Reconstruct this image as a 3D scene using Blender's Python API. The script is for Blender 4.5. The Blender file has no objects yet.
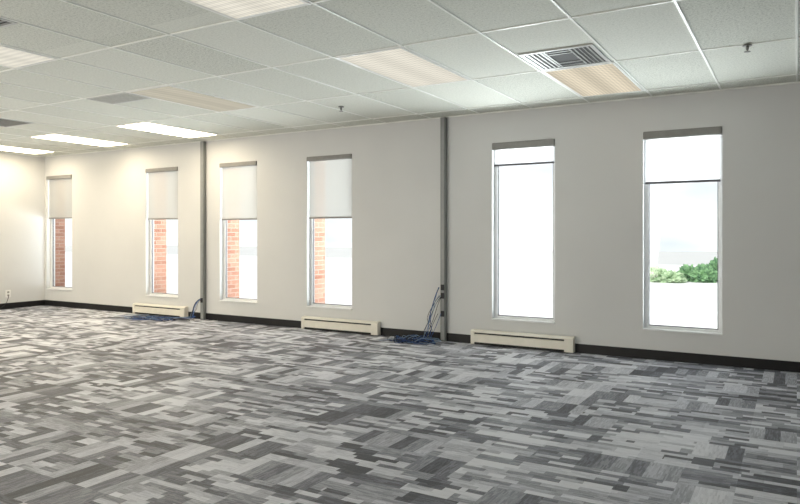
import bpy, bmesh, math, random
from mathutils import Vector, noise
random.seed(7)
D=7.4; H=2.74; XL=-12.0; XR=2.6; YB=-3.0
S=bpy.context.scene
S.view_settings.view_transform='Standard'
S.view_settings.look='None'
S.view_settings.exposure=0.08
col=S.collection

# ---------------------------------------------------------------- node helper
class NT:
    def __init__(s,name):
        s.m=bpy.data.materials.new(name); s.m.use_nodes=True
        s.t=s.m.node_tree; s.t.nodes.clear()
        s.out=s.t.nodes.new('ShaderNodeOutputMaterial')
    def n(s,typ,**kw):
        nd=s.t.nodes.new(typ)
        for k,v in kw.items(): setattr(nd,k,v)
        return nd
    def l(s,a,b): s.t.links.new(a,b)
    def put(s,sock,v):
        if isinstance(v,bpy.types.NodeSocket): s.l(v,sock)
        else: sock.default_value=v
    def math(s,op,a,b=0.0,c=0.0):
        nd=s.n('ShaderNodeMath',operation=op)
        s.put(nd.inputs[0],a); s.put(nd.inputs[1],b); s.put(nd.inputs[2],c)
        return nd.outputs[0]
    def xyz(s,x,y,z=0.0):
        nd=s.n('ShaderNodeCombineXYZ')
        s.put(nd.inputs[0],x); s.put(nd.inputs[1],y); s.put(nd.inputs[2],z)
        return nd.outputs[0]
    def pos(s):
        g=s.n('ShaderNodeNewGeometry'); q=s.n('ShaderNodeSeparateXYZ'); s.l(g.outputs['Position'],q.inputs[0])
        return g.outputs['Position'],q.outputs
    def noise(s,vec,scale,detail=2,rough=.5):
        nd=s.n('ShaderNodeTexNoise'); s.put(nd.inputs['Vector'],vec)
        nd.inputs['Scale'].default_value=scale; nd.inputs['Detail'].default_value=detail
        nd.inputs['Roughness'].default_value=rough
        return nd.outputs['Fac'] if 'Fac' in nd.outputs else nd.outputs[0]
    def white(s,vec):
        nd=s.n('ShaderNodeTexWhiteNoise',noise_dimensions='3D'); s.put(nd.inputs['Vector'],vec)
        return nd.outputs['Value']
    def ramp(s,fac,stops,interp='LINEAR'):
        nd=s.n('ShaderNodeValToRGB'); cr=nd.color_ramp; cr.interpolation=interp
        while len(cr.elements)<len(stops): cr.elements.new(.5)
        for e,(p,c) in zip(cr.elements,stops):
            e.position=p; e.color=(c[0],c[1],c[2],1)
        s.put(nd.inputs[0],fac); return nd.outputs[0]
    def mixf(s,f,a,b):
        return s.math('ADD',s.math('MULTIPLY',a,s.math('SUBTRACT',1.0,f)),s.math('MULTIPLY',b,f))
    def bsdf(s,color,rough=.6,metal=0,bump=None,bstr=.2,bdist=.002,spec=.3):
        b=s.n('ShaderNodeBsdfPrincipled')
        if isinstance(color,bpy.types.NodeSocket): s.l(color,b.inputs['Base Color'])
        else: b.inputs['Base Color'].default_value=(*color,1)
        b.inputs['Roughness'].default_value=rough; b.inputs['Metallic'].default_value=metal
        b.inputs['Specular IOR Level'].default_value=spec
        if bump is not None:
            bp=s.n('ShaderNodeBump'); bp.inputs['Strength'].default_value=bstr; bp.inputs['Distance'].default_value=bdist
            s.l(bump,bp.inputs['Height']); s.l(bp.outputs[0],b.inputs['Normal'])
        s.l(b.outputs[0],s.out.inputs[0]); return b

def plain(name,c,rough=.6,metal=0,var=.06,scale=14,spec=.3):
    t=NT(name); p,_=t.pos(); f=t.noise(p,scale,3)
    a=tuple(x*(1-var) for x in c); b=tuple(min(1,x*(1+var)) for x in c)
    t.bsdf(t.ramp(f,[(.3,a),(.7,b)]),rough,metal,spec=spec); return t.m

def emis(name,c,st,ta=.10,ga=.14):
    t=NT(name); tc=t.n('ShaderNodeTexCoord'); q=t.n('ShaderNodeSeparateXYZ'); t.l(tc.outputs['Object'],q.inputs[0])
    px,py=q.outputs[0],q.outputs[1]
    tube=t.math('POWER',t.math('ABSOLUTE',t.math('COSINE',t.math('MULTIPLY',px,math.pi/.30))),2.0)
    tube=t.math('SUBTRACT',1.0,tube)
    tube=t.math('ADD',t.math('MULTIPLY',tube,ta),1-ta*.5)
    g1=t.math('SINE',t.math('MULTIPLY',px,190.0)); g2=t.math('SINE',t.math('MULTIPLY',py,95.0))
    g=t.math('ADD',1.0,t.math('MULTIPLY',t.math('ADD',g1,g2),ga*.5))
    e=t.n('ShaderNodeEmission'); e.inputs[0].default_value=(*c,1)
    t.l(t.math('MULTIPLY',t.math('MULTIPLY',tube,g),st),e.inputs[1]); t.l(e.outputs[0],t.out.inputs[0]); return t.m

# ---------------------------------------------------------------- materials
def make_carpet():
    t=NT('carpet_tile_grey'); p,q=t.pos(); x,y=q[0],q[1]
    G=.27
    def layer(u,v,bw,bl,seed,offstep):
        r=t.math('FLOOR',t.math('DIVIDE',v,bw))
        off=t.white(t.xyz(r,seed,1.7))
        off=t.math('DIVIDE',t.math('FLOOR',t.math('MULTIPLY',off,offstep)),offstep)
        c=t.math('FLOOR',t.math('ADD',t.math('DIVIDE',u,bl),off))
        return t.white(t.xyz(r,c,seed)), t.white(t.xyz(r,c,seed+.37))
    a,_=layer(x,y,G/3,G*1.0,1.0,4.0)
    a2,m2=layer(x,y,G/6,G*.55,2.0,4.0)
    b,_=layer(y,x,G/3,G,3.0,1.0)
    big,_=layer(x,y,G*2,G*3,12.0,3.0)
    mid,_=layer(y,x,G,G*2,14.0,2.0)
    sx,_=layer(x,y,.0075,.055,5.0,7.0); sy,_=layer(y,x,.0075,.055,6.0,7.0)
    base=t.mixf(t.math('GREATER_THAN',m2,.66),a,a2)
    base=t.math('ADD',t.math('MULTIPLY',base,.80),t.math('MULTIPLY',sx,.20))
    over=t.math('ADD',t.math('MULTIPLY',b,.80),t.math('MULTIPLY',sy,.20))
    cell=t.white(t.xyz(t.math('FLOOR',t.math('DIVIDE',x,G)),t.math('FLOOR',t.math('DIVIDE',y,G)),11.0))
    w=t.mixf(t.math('GREATER_THAN',cell,.76),base,over)
    fine=t.noise(p,230,2,.7); cl=t.noise(p,.9,2)
    w=t.math('ADD',w,t.math('MULTIPLY',t.math('SUBTRACT',big,.5),.22))
    w=t.math('ADD',w,t.math('MULTIPLY',t.math('SUBTRACT',mid,.5),.16))
    w=t.math('ADD',w,t.math('MULTIPLY',t.math('SUBTRACT',fine,.5),.40))
    w=t.math('ADD',w,t.math('MULTIPLY',t.math('SUBTRACT',cl,.5),.35))
    cr=t.ramp(w,[(.08,(.042,.044,.060)),(.26,(.125,.131,.165)),(.45,(.285,.297,.35)),(.64,(.52,.535,.60)),(.90,(.79,.805,.87))])
    t.bsdf(cr,.50,bump=fine,bstr=.4,bdist=.003,spec=.6); return t.m
M_carpet=make_carpet()

def make_ceiling():
    t=NT('acoustic_tile_white'); p,q=t.pos()
    n1=t.noise(p,60,4,.7); n2=t.noise(p,190,2,.6)
    tx=t.math('FLOOR',t.math('DIVIDE',q[0],.65)); ty=t.math('FLOOR',t.math('DIVIDE',t.math('SUBTRACT',q[1],.54),1.3))
    tv=t.white(t.xyz(tx,ty,2.0))
    w=t.math('ADD',t.math('MULTIPLY',n1,.55),t.math('ADD',t.math('MULTIPLY',n2,.42),t.math('MULTIPLY',tv,.10)))
    cr=t.ramp(w,[(.36,(.36,.37,.335)),(.48,(.635,.65,.59)),(.66,(.76,.77,.71))])
    t.bsdf(cr,.9,bump=n2,bstr=.3,spec=.1); return t.m
M_ceil=make_ceiling()
def make_wall():
    t=NT('painted_drywall'); p,q=t.pos()
    n=t.noise(p,1.3,3); n2=t.noise(p,220,2)
    t.bsdf(t.ramp(n,[(.3,(.65,.655,.655)),(.7,(.68,.685,.685))]),.75,bump=n2,bstr=.15,bdist=.001,spec=.2); return t.m
M_wall=make_wall()
def make_brick():
    t=NT('red_brick'); p,q=t.pos()
    br=t.n('ShaderNodeTexBrick'); t.l(t.xyz(t.math('ADD',q[0],q[1]),q[2]),br.inputs['Vector'])
    br.inputs['Scale'].default_value=1; br.inputs['Brick Width'].default_value=.20; br.inputs['Row Height'].default_value=.067
    br.inputs['Mortar Size'].default_value=.006
    br.inputs['Color1'].default_value=(.25,.115,.08,1); br.inputs['Color2'].default_value=(.36,.20,.145,1); br.inputs['Mortar'].default_value=(.36,.26,.21,1)
    t.bsdf(br.outputs[0],.9,spec=.1); return t.m
M_brick=make_brick()
M_tbar=plain('white_steel_grid',(.84,.85,.81),.4,var=.02)
M_black=plain('black_vinyl_base',(.012,.012,.013),.45)
M_frame=plain('white_vinyl_frame',(.78,.79,.80),.4,var=.02)
M_gasket=plain('grey_glazing_gasket',(.22,.22,.23),.6)
M_heater=plain('cream_enamel',(.78,.75,.67),.35,var=.03)
M_cavityshade=plain('painted_cavity_shade',(.03,.03,.03),.7)  # near-black painted in place of the shade inside heaters and vents
M_pole=plain('grey_raceway_paint',(.19,.20,.195),.4,var=.05)
M_poleedge=plain('grey_raceway_cover',(.30,.31,.31),.4,var=.05)
M_cass=plain('taupe_blind_cassette',(.27,.265,.255),.5)
M_rail=plain('grey_blind_rail',(.12,.12,.13),.5)
M_lightframe=plain('white_troffer_frame',(.75,.75,.72),.4,var=.02)
M_vent=plain('grey_vent_metal',(.52,.53,.52),.35,var=.05)
M_ventfin=plain('brushed_vent_fin',(.32,.33,.32),.35,.3,var=.35,scale=9)
M_grille=plain('grey_return_grille',(.42,.43,.41),.5)
M_blade=plain('dull_vent_blade',(.22,.225,.22),.45)
M_chrome=plain('brushed_chrome',(.20,.20,.19),.35,.5)
M_blue=plain('blue_cable_jacket',(.02,.08,.28),.45)
M_lblue=plain('pale_blue_cable_jacket',(.22,.31,.44),.45)
M_blk=plain('black_cable_jacket',(.02,.02,.025),.45)
M_white=plain('white_plastic',(.85,.85,.84),.4,var=.02)
M_slot=plain('grey_socket_face',(.35,.35,.34),.5)
M_ground=plain('pale_concrete',(.74,.74,.73),.9,var=.06,scale=.7)
M_asphalt=plain('sun_bleached_asphalt',(.54,.54,.53),.9,var=.05,scale=.7)
M_lensdim=emis('warm_prismatic_lens',(1.0,.95,.82),.72)
M_lensdimmer=emis('amber_prismatic_lens',(1.0,.93,.75),.50)
M_lensmid=emis('warm_prismatic_lens_lit',(1.0,.89,.69),.66,.24,.20)
M_lensbright=emis('bright_prismatic_lens',(1.0,.85,.61),12.0)
M_lensfill=emis('unseen_fill_lens',(1.0,.96,.88),6.0)
def fabric(name,c,tr,tl):
    t=NT(name); p,q=t.pos()
    f=t.noise(p,400,1)
    d=t.n('ShaderNodeBsdfDiffuse'); t.l(t.ramp(f,[(.3,tuple(x*.93 for x in c)),(.7,c)]),d.inputs[0])
    tb=t.n('ShaderNodeBsdfTranslucent'); tb.inputs[0].default_value=(*c,1)
    m1=t.n('ShaderNodeMixShader'); m1.inputs[0].default_value=tl; t.l(d.outputs[0],m1.inputs[1]); t.l(tb.outputs[0],m1.inputs[2])
    ts=t.n('ShaderNodeBsdfTransparent'); m2=t.n('ShaderNodeMixShader'); m2.inputs[0].default_value=tr
    t.l(m1.outputs[0],m2.inputs[1]); t.l(ts.outputs[0],m2.inputs[2]); t.l(m2.outputs[0],t.out.inputs[0]); return t.m
M_fab=fabric('light_grey_screen_fabric',(.52,.52,.50),.12,.14)
M_fabglare=fabric('glare_white_screen_fabric',(.85,.86,.88),.45,.5)  # same fabric as the grey blinds, painted paler for window glare
def glass():
    t=NT('clear_glass')
    ts=t.n('ShaderNodeBsdfTransparent'); ts.inputs[0].default_value=(.985,.995,.99,1)
    g=t.n('ShaderNodeBsdfGlossy'); g.inputs['Roughness'].default_value=.02
    m=t.n('ShaderNodeMixShader'); m.inputs[0].default_value=.03; t.l(ts.outputs[0],m.inputs[1]); t.l(g.outputs[0],m.inputs[2])
    t.l(m.outputs[0],t.out.inputs[0]); return t.m
M_glass=glass()
def leaf(name,a,b):
    t=NT(name); p,q=t.pos(); f=t.noise(p,7,4,.7)
    t.bsdf(t.ramp(f,[(.38,a),(.62,b)]),.8,spec=.1); return t.m
M_leaf=leaf('shrub_foliage',(.08,.17,.09),(.26,.44,.22))
M_leaf2=leaf('yellow_green_foliage',(.24,.36,.20),(.54,.66,.44))

# ---------------------------------------------------------------- mesh helpers
def mobj(name,vs,fs,mat,parent=None,origin=None,smooth=False):
    o0=Vector(origin) if origin else Vector((0,0,0))
    me=bpy.data.meshes.new(name); me.from_pydata([tuple(Vector(v)-o0) for v in vs],[],fs); me.update()
    ms=mat if isinstance(mat,(list,tuple)) else [mat]
    for m in ms: me.materials.append(m)
    if smooth:
        for pl in me.polygons: pl.use_smooth=True
    o=bpy.data.objects.new(name,me); col.objects.link(o)
    if parent:
        o.parent=parent; o.location=o0-parent.location
    else: o.location=o0
    return o
def boxvf(b):
    x0,x1,y0,y1,z0,z1=b
    v=[(x0,y0,z0),(x1,y0,z0),(x1,y1,z0),(x0,y1,z0),(x0,y0,z1),(x1,y0,z1),(x1,y1,z1),(x0,y1,z1)]
    f=[(0,3,2,1),(4,5,6,7),(0,1,5,4),(1,2,6,5),(2,3,7,6),(3,0,4,7)]
    return v,f
def boxes(name,bl,mat,parent=None,bevel=0,origin=None):
    vs=[];fs=[]
    for b in bl:
        v,f=boxvf(b); n=len(vs); vs+=v; fs+=[tuple(i+n for i in q) for q in f]
    if origin is None and parent is None:
        xs=[v[0] for v in vs]; ys=[v[1] for v in vs]; origin=((min(xs)+max(xs))/2,(min(ys)+max(ys))/2,min(v[2] for v in vs))
    if origin is None: origin=tuple(parent.location)
    o=mobj(name,vs,fs,mat,parent,origin)
    if bevel:
        m=o.modifiers.new('bevel','BEVEL'); m.width=bevel; m.segments=2; m.limit_method='ANGLE'
    return o
def ringmesh(name,x0,x1,y0,y1,w,z0,z1,mat,parent):
    vs=[]
    for z in (z0,z1):
        vs+=[(x0,y0,z),(x1,y0,z),(x1,y1,z),(x0,y1,z),(x0+w,y0+w,z),(x1-w,y0+w,z),(x1-w,y1-w,z),(x0+w,y1-w,z)]
    fs=[]
    for i in range(4):
        j=(i+1)%4
        fs+=[(i,i+4,j+4,j),(8+i,8+j,12+j,12+i),(i,j,8+j,8+i),(4+i,12+i,12+j,4+j)]
    return mobj(name,vs,fs,mat,parent,tuple(parent.location))
def empty(name,loc,label=None,cat=None,**kw):
    o=bpy.data.objects.new(name,None); o.location=loc; o.empty_display_size=.1; col.objects.link(o)
    if label: o['label']=label
    if cat: o['category']=cat
    for k,v in kw.items(): o[k]=v
    return o
def struct(o,label=None,cat=None):
    o['kind']='structure'
    if label: o['label']=label
    if cat: o['category']=cat
    return o
def prism(name,profile,x0,x1,mat,parent=None):
    n=len(profile); vs=[(x0,p[0],p[1]) for p in profile]+[(x1,p[0],p[1]) for p in profile]
    fs=[(i,i+n,(i+1)%n+n,(i+1)%n) for i in range(n)]+[tuple(range(n)),tuple(range(2*n-1,n-1,-1))]
    return mobj(name,vs,fs,mat,parent,tuple(parent.location) if parent else None)
def lathe(name,prof,c,mat,parent=None,seg=20):
    vs=[];fs=[]
    for r,z in prof:
        for k in range(seg):
            a=2*math.pi*k/seg; vs.append((c[0]+r*math.cos(a),c[1]+r*math.sin(a),c[2]+z))
    for i in range(len(prof)-1):
        for k in range(seg):
            a=i*seg+k;b=i*seg+(k+1)%seg; fs.append((a,b,b+seg,a+seg))
    fs.append(tuple(range(seg-1,-1,-1))); fs.append(tuple(range((len(prof)-1)*seg,len(prof)*seg)))
    return mobj(name,vs,fs,mat,parent,tuple(parent.location) if parent else c,smooth=False)
def catmull(P,sub=8):
    P=[Vector(p) for p in P]; Q=[P[0]]+P+[P[-1]]; out=[]
    for i in range(1,len(Q)-2):
        for k in range(sub):
            t=k/sub; a,b,c,d=Q[i-1],Q[i],Q[i+1],Q[i+2]
            out.append(.5*((2*b)+(c-a)*t+(2*a-5*b+4*c-d)*t*t+(3*b-a-3*c+d)*t**3))
    out.append(P[-1]); return out
def tube(name,P,r,mat,seg=6,parent=None):
    pts=catmull(P); vs=[];fs=[]; up=Vector((.13,.21,1)).normalized(); n=len(pts)
    for i,p in enumerate(pts):
        tg=(pts[min(i+1,n-1)]-pts[max(i-1,0)]).normalized()
        a=tg.cross(up); a=a.normalized() if a.length>1e-4 else Vector((1,0,0)); up2=a.cross(tg).normalized(); 
        for k in range(seg):
            w=2*math.pi*k/seg; q=p+r*(math.cos(w)*a+math.sin(w)*up2); vs.append((q.x,min(q.y,D-.015),max(q.z,.001)))
    for i in range(n-1):
        for k in range(seg):
            fs.append((i*seg+k,i*seg+(k+1)%seg,(i+1)*seg+(k+1)%seg,(i+1)*seg+k))
    fs.append(tuple(range(seg-1,-1,-1))); fs.append(tuple(range((n-1)*seg,n*seg)))
    return mobj(name,vs,fs,mat,parent,tuple(P[0]),smooth=True)

# ---------------------------------------------------------------- shell
struct(boxes('floor',[(XL-.1,XR+.1,YB-.1,D+.1,-.1,0)],M_carpet),'patterned grey carpet tile floor','floor')
struct(boxes('ceiling',[(XL-.1,XR+.1,YB-.1,D+.4,H+.01,H+.1)],M_ceil),'white suspended acoustic tile ceiling','ceiling')
WX=[(-11.94,-11.185),(-9.207,-8.45),(-7.535,-6.785),(-5.865,-5.107),(-3.103,-2.342),(-1.396,-.640)]
Z0,Z1=.30,2.385; TH=.16
xs=[XL-.1]; 
for a,b in WX: xs+= [a,b]
xs.append(XR+.1); zs=[0,Z0,Z1,H+.01]
vs=[];fs=[]
def quad(a,b,c,d):
    n=len(vs); vs.extend([a,b,c,d]); fs.append((n,n+1,n+2,n+3))
for i in range(len(xs)-1):
    for j in range(3):
        if i%2==1 and j==1: continue
        x0,x1,z0,z1=xs[i],xs[i+1],zs[j],zs[j+1]
        quad((x0,D,z0),(x1,D,z0),(x1,D,z1),(x0,D,z1)); quad((x1,D+TH,z0),(x0,D+TH,z0),(x0,D+TH,z1),(x1,D+TH,z1))
for a,b in WX:
    quad((a,D,Z0),(a,D,Z1),(a,D+TH,Z1),(a,D+TH,Z0)); quad((b,D+TH,Z0),(b,D+TH,Z1),(b,D,Z1),(b,D,Z0))
    quad((a,D+TH,Z0),(b,D+TH,Z0),(b,D,Z0),(a,D,Z0)); quad((a,D,Z1),(b,D,Z1),(b,D+TH,Z1),(a,D+TH,Z1))
struct(mobj('wall_north',vs,fs,M_wall),'off-white painted wall with six tall narrow windows','wall')
struct(boxes('wall_west',[(XL-.1,XL,YB,D,0,H+.01)],M_wall),'off-white painted end wall','wall')
struct(boxes('wall_east',[(XR,XR+.1,YB,D,0,H+.01)],M_wall),'off-white painted wall','wall')
struct(boxes('wall_south',[(XL-.1,XR+.1,YB-.1,YB,0,H+.01)],M_wall),'off-white painted wall','wall')
BH=.10
struct(boxes('baseboard_north',[(XL,XR,D-.012,D,0,BH)],M_black),'black vinyl cove base','baseboard')
struct(boxes('baseboard_west',[(XL,XL+.012,YB,D-.012,0,BH)],M_black),'black vinyl cove base','baseboard')
bl=[]
k=-18
while k*.65<XR:
    x=k*.65
    bl.append((x-.008,x+.008,YB,D,H+.003,H+.012)); k+=1
for y in (7.04,5.74,4.44,3.34,2.04,.74,-.56,-1.86): bl.append((XL,XR,y-.008,y+.008,H+.0036,H+.0116))
struct(boxes('trim_1',bl,M_tbar),'white steel ceiling grid bars','ceiling grid')
struct(boxes('trim_2',[(XL,XR,D-.022,D,H-.002,H+.012),(XL,XL+.022,YB,D,H-.002,H+.012)],M_tbar),'white wall angle trim','trim')

# ---------------------------------------------------------------- windows
zb=[1.62,1.57,1.545,1.545,2.13,1.855]
for i,(a,b) in enumerate(WX):
    w=empty('window_%d'%(i+1),((a+b)/2,D+.08,Z0)); struct(w,'tall narrow white-framed fixed window','window')
    y0,y1=D+.07,D+.12; f=.042; g=.009
    boxes('frame',[(a,a+f,y0,y1,Z0,Z1),(b-f,b,y0,y1,Z0,Z1),(a+f,b-f,y0,y1,Z0,Z0+f),(a+f,b-f,y0,y1,Z1-f,Z1)],M_frame,w,.004)
    boxes('gasket',[(a+f,a+f+g,y0+.012,y1-.012,Z0+f,Z1-f),(b-f-g,b-f,y0+.012,y1-.012,Z0+f,Z1-f),(a+f+g,b-f-g,y0+.012,y1-.012,Z0+f,Z0+f+g),(a+f+g,b-f-g,y0+.012,y1-.012,Z1-f-g,Z1-f)],M_gasket,w)
    boxes('glass_pane',[(a+f+g,b-f-g,D+.092,D+.098,Z0+f+g,Z1-f-g)],M_glass,w)
    boxes('sill',[(a+.001,b-.001,D-.012,D+.07,Z0,Z0+.016)],M_frame,w,.003)
    backlit=i>=4
    r=empty('roller_blind',((a+b)/2,D+.03,Z1),'grey-cassette roller blind with '+('sheer screen painted glare-white, slightly lowered' if backlit else 'light grey screen lowered over upper third'),'window blind',group='roller blinds on the windows')
    ch=.085 if backlit else .065
    boxes('cassette',[(a+.004,b-.004,D-.02,D+.055,Z1-ch,Z1-.002)],M_cass,r,.01)
    z=zb[i]
    vs2=[];fs2=[];N=8
    for k in range(N+1):
        x=a+.02+(b-a-.04)*k/N; yy=D+.03+.002*math.sin(k*1.7)
        vs2+=[(x,yy,z),(x,yy,Z1-ch+.005)]
    for k in range(N): fs2.append((2*k,2*k+2,2*k+3,2*k+1))
    mobj('fabric_screen',vs2,fs2,M_fabglare if backlit else M_fab,r,tuple(r.location))
    boxes('bottom_rail',[(a+.018,b-.018,D+.022,D+.038,z-.022,z+.002)],M_rail if backlit else M_cass,r,.004)
for i in range(4):
    a=WX[i][0]
    struct(boxes('trim_%d'%(i+3),[(a-.45,a-.002,D+TH,D+(.36 if i==0 else .42),-.05,2.9)],M_brick),'exterior red brick pier beside window','brick pier')

# ---------------------------------------------------------------- raceways
for x,lab in ((-7.85,'dark grey vertical cable raceway between windows'),(-3.722,'grey vertical cable raceway with black outlets near floor')):
    r=empty('cable_raceway',(x,D,0),lab,'cable raceway',group='vertical wall raceways')
    hw=.038 if x<-5 else .034
    boxes('channel',[(x-hw,x+hw,D-.06,D-.0125,0,H-.003)],M_pole,r,.004)
    boxes('cover_strip',[(x-.020,x+.020,D-.066,D-.06,.02,H-.01)],M_poleedge,r,.002)
    for z in ((.66,.56,.34) if x>-5 else (.30,)):
        boxes('outlet',[(x-.022,x+.022,D-.078,D-.066,z-.035,z+.035)],M_blk,r,.003)

# ---------------------------------------------------------------- heaters
for x0,x1 in ((-9.42,-8.20),(-5.89,-4.645),(-3.335,-2.11)):
    h=empty('baseboard_heater',((x0+x1)/2,D-.045,0),'cream enamel electric baseboard heater under window','heater',group='electric baseboard heaters')
    yb=D-.014
    prism('hood',[(yb,.02),(yb,.176),(yb-.050,.176),(yb-.076,.160),(yb-.076,.148),(yb-.072,.148),(yb-.048,.167),(yb-.006,.167),(yb-.006,.02)],x0+.03,x1-.03,M_heater,h)
    prism('front_panel',[(yb-.076,.034),(yb-.071,.034),(yb-.068,.118),(yb-.060,.126),(yb-.064,.129),(yb-.075,.120)],x0+.03,x1-.03,M_heater,h)
    boxes('slot_shade',[(x0+.033,x1-.033,yb-.060,yb-.007,.008,.160)],M_cavityshade,h)  # dark filler box paints the shade behind the heater slots
    for e0,e1 in ((x0,x0+.040),(x1-.10,x1)):
        prism('end_cap',[(yb,.010),(yb,.179),(yb-.052,.179),(yb-.081,.162),(yb-.081,.010)],e0,e1,M_heater,h)

# ---------------------------------------------------------------- ceiling fixtures
def troffer(x,y,mat,lab):
    o=empty('ceiling_light',(x+.325,y+.65,H-.004),lab,'ceiling light',group='recessed ceiling troffers')
    x0,x1,y0,y1=x+.012,x+.638,y+.012,y+1.288; w=.022
    ringmesh('frame',x0,x1,y0,y1,w,H,H+.009,M_lightframe,o)
    boxes('lens',[(x0+w,x1-w,y0+w,y1-w,H+.002,H+.008)],mat,o)
dl='recessed fluorescent troffer with warm dim prismatic lens'; bl_='recessed fluorescent troffer glowing bright white'
troffer(-3.25,4.44,M_lensdim,dl); troffer(-3.25,2.04,M_lensdim,dl); troffer(-5.85,4.44,M_lensdimmer,dl); troffer(-5.85,2.04,M_lensdim,dl)
troffer(-1.95,5.74,M_lensmid,'recessed fluorescent troffer with amber-tinted lens beside air diffuser')
for x in (-7.8,-9.75,-11.7): troffer(x,5.74,M_lensbright,bl_)
for x,y in ((-8.45,2.04),(-11.05,2.04),(-8.45,-.56),(-11.05,-.56)): troffer(x,y,M_lensbright,bl_)  # unseen troffers added to brighten the room
troffer(-5.85,-.56,M_lensfill,bl_)  # another unseen one behind the camera, added as fill light

def diffuser(x0,x1,y0,y1,lab,bright=True,fr=None):
    o=empty('air_vent',((x0+x1)/2,(y0+y1)/2,H-.01),lab,'air vent',group='ceiling air vents')
    w=.030 if bright else .02; z0,z1=H-.002,H+.009
    ringmesh('frame',x0,x1,y0,y1,w,z0,z1,M_vent,o)
    boxes('shade_backing',[(x0+w,x1-w,y0+w,y1-w,H+.004,H+.009)],M_cavityshade,o)  # dark sheet paints the shade between the louvers
    vs3=[];fs3=[]
    def strip(a,b,c,d):
        v,f=boxvf((a,b,c,d,z0-.001,z0+.002)); n=len(vs3); vs3.extend(v); fs3.extend([tuple(i+n for i in q) for q in f])
    if bright:
        xa=x0+w; xb=x1-w; ya=y0+w; yb=y1-w
        for k,(p0,pw) in enumerate(((.016,.020),(.058,.012),(.098,.009),(.132,.016))):
            strip(xa+p0,xa+p0+pw,ya,yb); strip(xb-p0*.9-pw*.7,xb-p0*.9,ya,yb)
        strip(xa+.158,xa+.172,ya,yb); strip(xb-.166,xb-.152,ya,yb)
        for yy,ww in ((.04,.012),(.10,.012),(.38,.012),(.47,.014)):
            if ya+yy+ww<yb: strip(xa+.172,xb-.166,ya+yy,ya+yy+ww)
    else:
        n=int((y1-y0-2*w)/.04)
        for k in range(n):
            s=y0+w+.012+k*(y1-y0-2*w)/n; strip(x0+w,x1-w,s,s+(.028 if fr else .022))
    mobj('louvers',vs3,fs3,M_ventfin if bright else (M_grille if fr else M_blade),o,tuple(o.location))
diffuser(-1.92,-1.33,5.12,5.71,'grey metal louvered air diffuser in ceiling tile')
diffuser(-6.486,-5.864,4.455,4.78,'dull grey rectangular return grille in ceiling',False,True)
diffuser(-9.086,-8.464,4.455,5.07,'dark grey louvered air diffuser in ceiling',False)
diffuser(-5.186,-4.564,2.06,2.62,'dark grey louvered air diffuser in ceiling',False)
for x,y in ((-.325,5.75),(-4.42,6.19)):
    zc=H-.045; o=empty('fire_sprinkler',(x,y,zc),'pendant chrome fire sprinkler head on ceiling','sprinkler',group='ceiling fire sprinklers')
    lathe('escutcheon',[(.010,.055),(.028,.053),(.034,.047),(.034,.043)],(x,y,zc),M_chrome,o)
    lathe('stem',[(.010,.045),(.012,.030),(.010,.016),(.004,.008),(.004,.0)],(x,y,zc),M_chrome,o)
    lathe('deflector',[(.022,.001),(.024,-.003),(.004,-.005)],(x,y,zc),M_chrome,o)

o=empty('wall_outlet',(XL,6.72,.26),'white electrical outlet plate with cord on end wall','wall outlet')
boxes('cover_plate',[(XL,XL+.008,6.675,6.765,.20,.33)],M_white,o,.002)
for z in (.235,.290): boxes('socket',[(XL+.008,XL+.011,6.702,6.738,z-.016,z+.016)],M_slot,o)
tube('cord',[(XL+.012,6.72,.235),(XL+.05,6.70,.20),(XL+.05,6.64,.08),(XL+.05,6.5,.012),(XL+.06,6.2,.012)],.005,M_blk,6,o)

# ---------------------------------------------------------------- cables
def cable(px,topz,cx,cy,R,loops,r,mat,lab,ph,tail,lift=.07,drop=1.0):
    o1=random.uniform(-.05,.05); o2=random.uniform(-.08,.08)
    P=[(px,D-.078,topz),(px-.04+o1*.6*drop,D-.12,topz*.8),(px-.09*drop+o1*drop,D-.15,topz*.5),(px-.12*drop+o2*drop,D-.18,topz*.25),(px-.16*drop+o2*drop,D-.2,.03+random.random()*.04*drop)]
    n=int(loops*9)
    for k in range(n):
        a=ph+k*math.pi*.29+random.uniform(-.3,.3); rr=R*(.3+1.0*random.random())
        P.append((cx+rr*1.9*math.cos(a)+random.uniform(-.05,.05),min(cy+rr*math.sin(a),D-.10),.006+lift*random.random()*(k%3>0)))
    P.append((tail[0],tail[1],.008))
    c=tube('network_cable',P,r,mat); c['label']=lab; c['category']='cable'; c['group']='loose cables under raceways'
L=((M_blue,'dark blue network cable tangled on carpet below raceway'),(M_blk,'black power cable tangled on carpet below raceway'),(M_lblue,'pale blue network cable tangled on carpet below raceway'),(M_blk,'black power cable tangled on carpet below raceway'))
for i in range(11):
    m,lab=L[i%4]
    cable(-3.75+random.uniform(-.03,.02),random.choice((.66,.56,.34)),-4.02+random.uniform(-.14,.08),D-.28,.10+.05*random.random(),.9+.09*i,.0032,m,lab,i*.9,(-4.35+random.uniform(-.15,.3),D-.42+random.uniform(-.1,.1)))
for i in range(9):
    m,lab=L[i%4]
    cable(-7.87+random.uniform(-.02,.02),.32,-8.45+random.uniform(-.45,.25),D-.36,.14+.08*random.random(),.8+.10*i,.0032,m,lab,i*.9,(-9.1+random.uniform(-.3,.4),D-.5+random.uniform(-.15,.1)),.03,.6)

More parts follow.
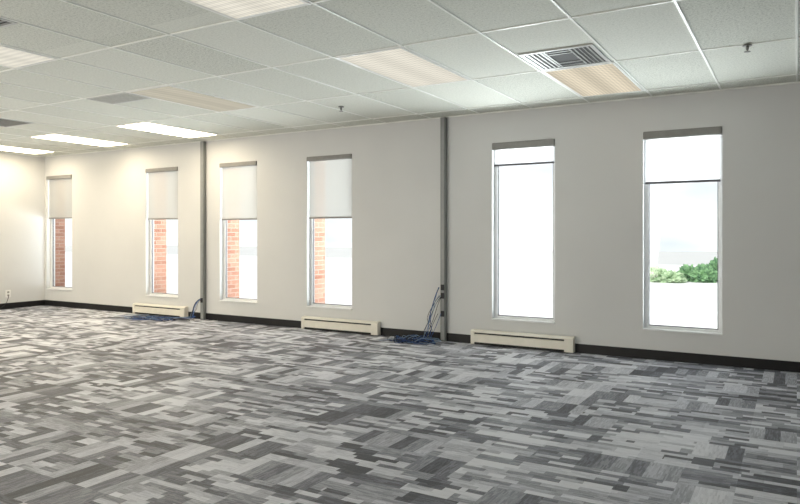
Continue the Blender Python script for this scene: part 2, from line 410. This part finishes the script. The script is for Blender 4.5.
# ---------------------------------------------------------------- outside
g=boxes('ground',[(-80,40,D+.42,22.5,-.25,-.05),(-80,40,22.5,33,-.27,-.07)],M_ground); struct(g,'pale sunlit concrete lot outside windows','ground')
g=boxes('road',[(-80,40,33.01,60,-.27,-.07)],M_asphalt); struct(g,'pale sun-bleached asphalt road beyond the lot','road')
def bush(x,y,r,h,mat,lab):
    bm=bmesh.new(); bmesh.ops.create_icosphere(bm,subdivisions=5,radius=1)
    for v in bm.verts:
        n=noise.noise(v.co*2.3+Vector((x,y,0)))*.35+noise.noise(v.co*6+Vector((y,x,0)))*.4+noise.noise(v.co*14+Vector((y,x,0)))*.35
        v.co*=1+n; v.co.z=max(-.5,v.co.z)
        v.co.x*=r; v.co.y*=r*.8; v.co.z=(v.co.z+.5)/1.5*h
    me=bpy.data.meshes.new('bush'); bm.to_mesh(me); bm.free(); me.materials.append(mat)
    o=bpy.data.objects.new('bush',me); o.location=(x,y,-.05); col.objects.link(o); o['label']=lab; o['category']='bush'; o['group']='shrubs outside the window'
bs=[(-4.3,.36,0,M_leaf2),(-3.9,.30,.4,M_leaf2),(-3.5,.38,.1,M_leaf2),(-3.1,.30,-.2,M_leaf2),(-2.7,.42,.4,M_leaf),(-2.3,.46,-.1,M_leaf),(-1.9,.60,.4,M_leaf),(-1.5,.58,-.1,M_leaf),(-1.1,.56,0,M_leaf)]
for x,h,dy,m in bs:
    bush(x,20.0+.6*(x+4.1)+dy,.34,h,m,'low irregular green shrub outside on concrete')

# ---------------------------------------------------------------- world + lights
w=bpy.data.worlds.new('sky'); S.world=w; w.use_nodes=True; nt=w.node_tree
bg=nt.nodes['Background']; bg.inputs[1].default_value=1.25
tc=nt.nodes.new('ShaderNodeTexCoord'); nz=nt.nodes.new('ShaderNodeTexNoise'); nz.inputs['Scale'].default_value=3.5; nz.inputs['Detail'].default_value=4
mp=nt.nodes.new('ShaderNodeMapping'); mp.inputs['Scale'].default_value=(1,1,2.6)
cr=nt.nodes.new('ShaderNodeValToRGB'); cr.color_ramp.elements[0].position=.38; cr.color_ramp.elements[0].color=(.70,.76,.84,1)
cr.color_ramp.elements[1].position=.58; cr.color_ramp.elements[1].color=(1,1,1,1)
nt.links.new(tc.outputs['Generated'],mp.inputs[0]); nt.links.new(mp.outputs[0],nz.inputs['Vector']); nt.links.new(nz.outputs[0],cr.inputs[0]); nt.links.new(cr.outputs[0],bg.inputs[0])
sl=bpy.data.lights.new('sun','SUN'); sl.energy=2.6; sl.angle=.02; sl.color=(1,.98,.95)
so=bpy.data.objects.new('sun',sl); so.rotation_euler=(math.radians(45),0,math.radians(-12)); so.location=(0,-5,12); col.objects.link(so)
def area(loc,rot,sx,sy,p,c):
    l=bpy.data.lights.new('fill_lamp','AREA'); l.shape='RECTANGLE'; l.size=sx; l.size_y=sy; l.energy=p; l.color=c
    o=bpy.data.objects.new('fill_lamp',l); o.location=loc; o.rotation_euler=rot; col.objects.link(o)
area((-7.2,YB+.3,1.0),(math.radians(112),0,0),8.5,1.6,240,(1,.945,.85))  # added soft fill behind the camera, no such fixture in the room
# added upward lamp imitating glare off the sunlit concrete, to brighten the ceiling
area((0,D+4.0,-.03),(math.radians(180),0,0),17,6.5,6400,(.92,.975,1))

# ---------------------------------------------------------------- camera
cam=bpy.data.cameras.new('camera'); cam.sensor_width=36; cam.lens=673/800*36; cam.shift_y=-17/800; cam.clip_end=300
co=bpy.data.objects.new('camera',cam); co.location=(0,0,1.3); co.rotation_euler=(math.radians(90),0,math.radians(30.53)); col.objects.link(co); S.camera=co
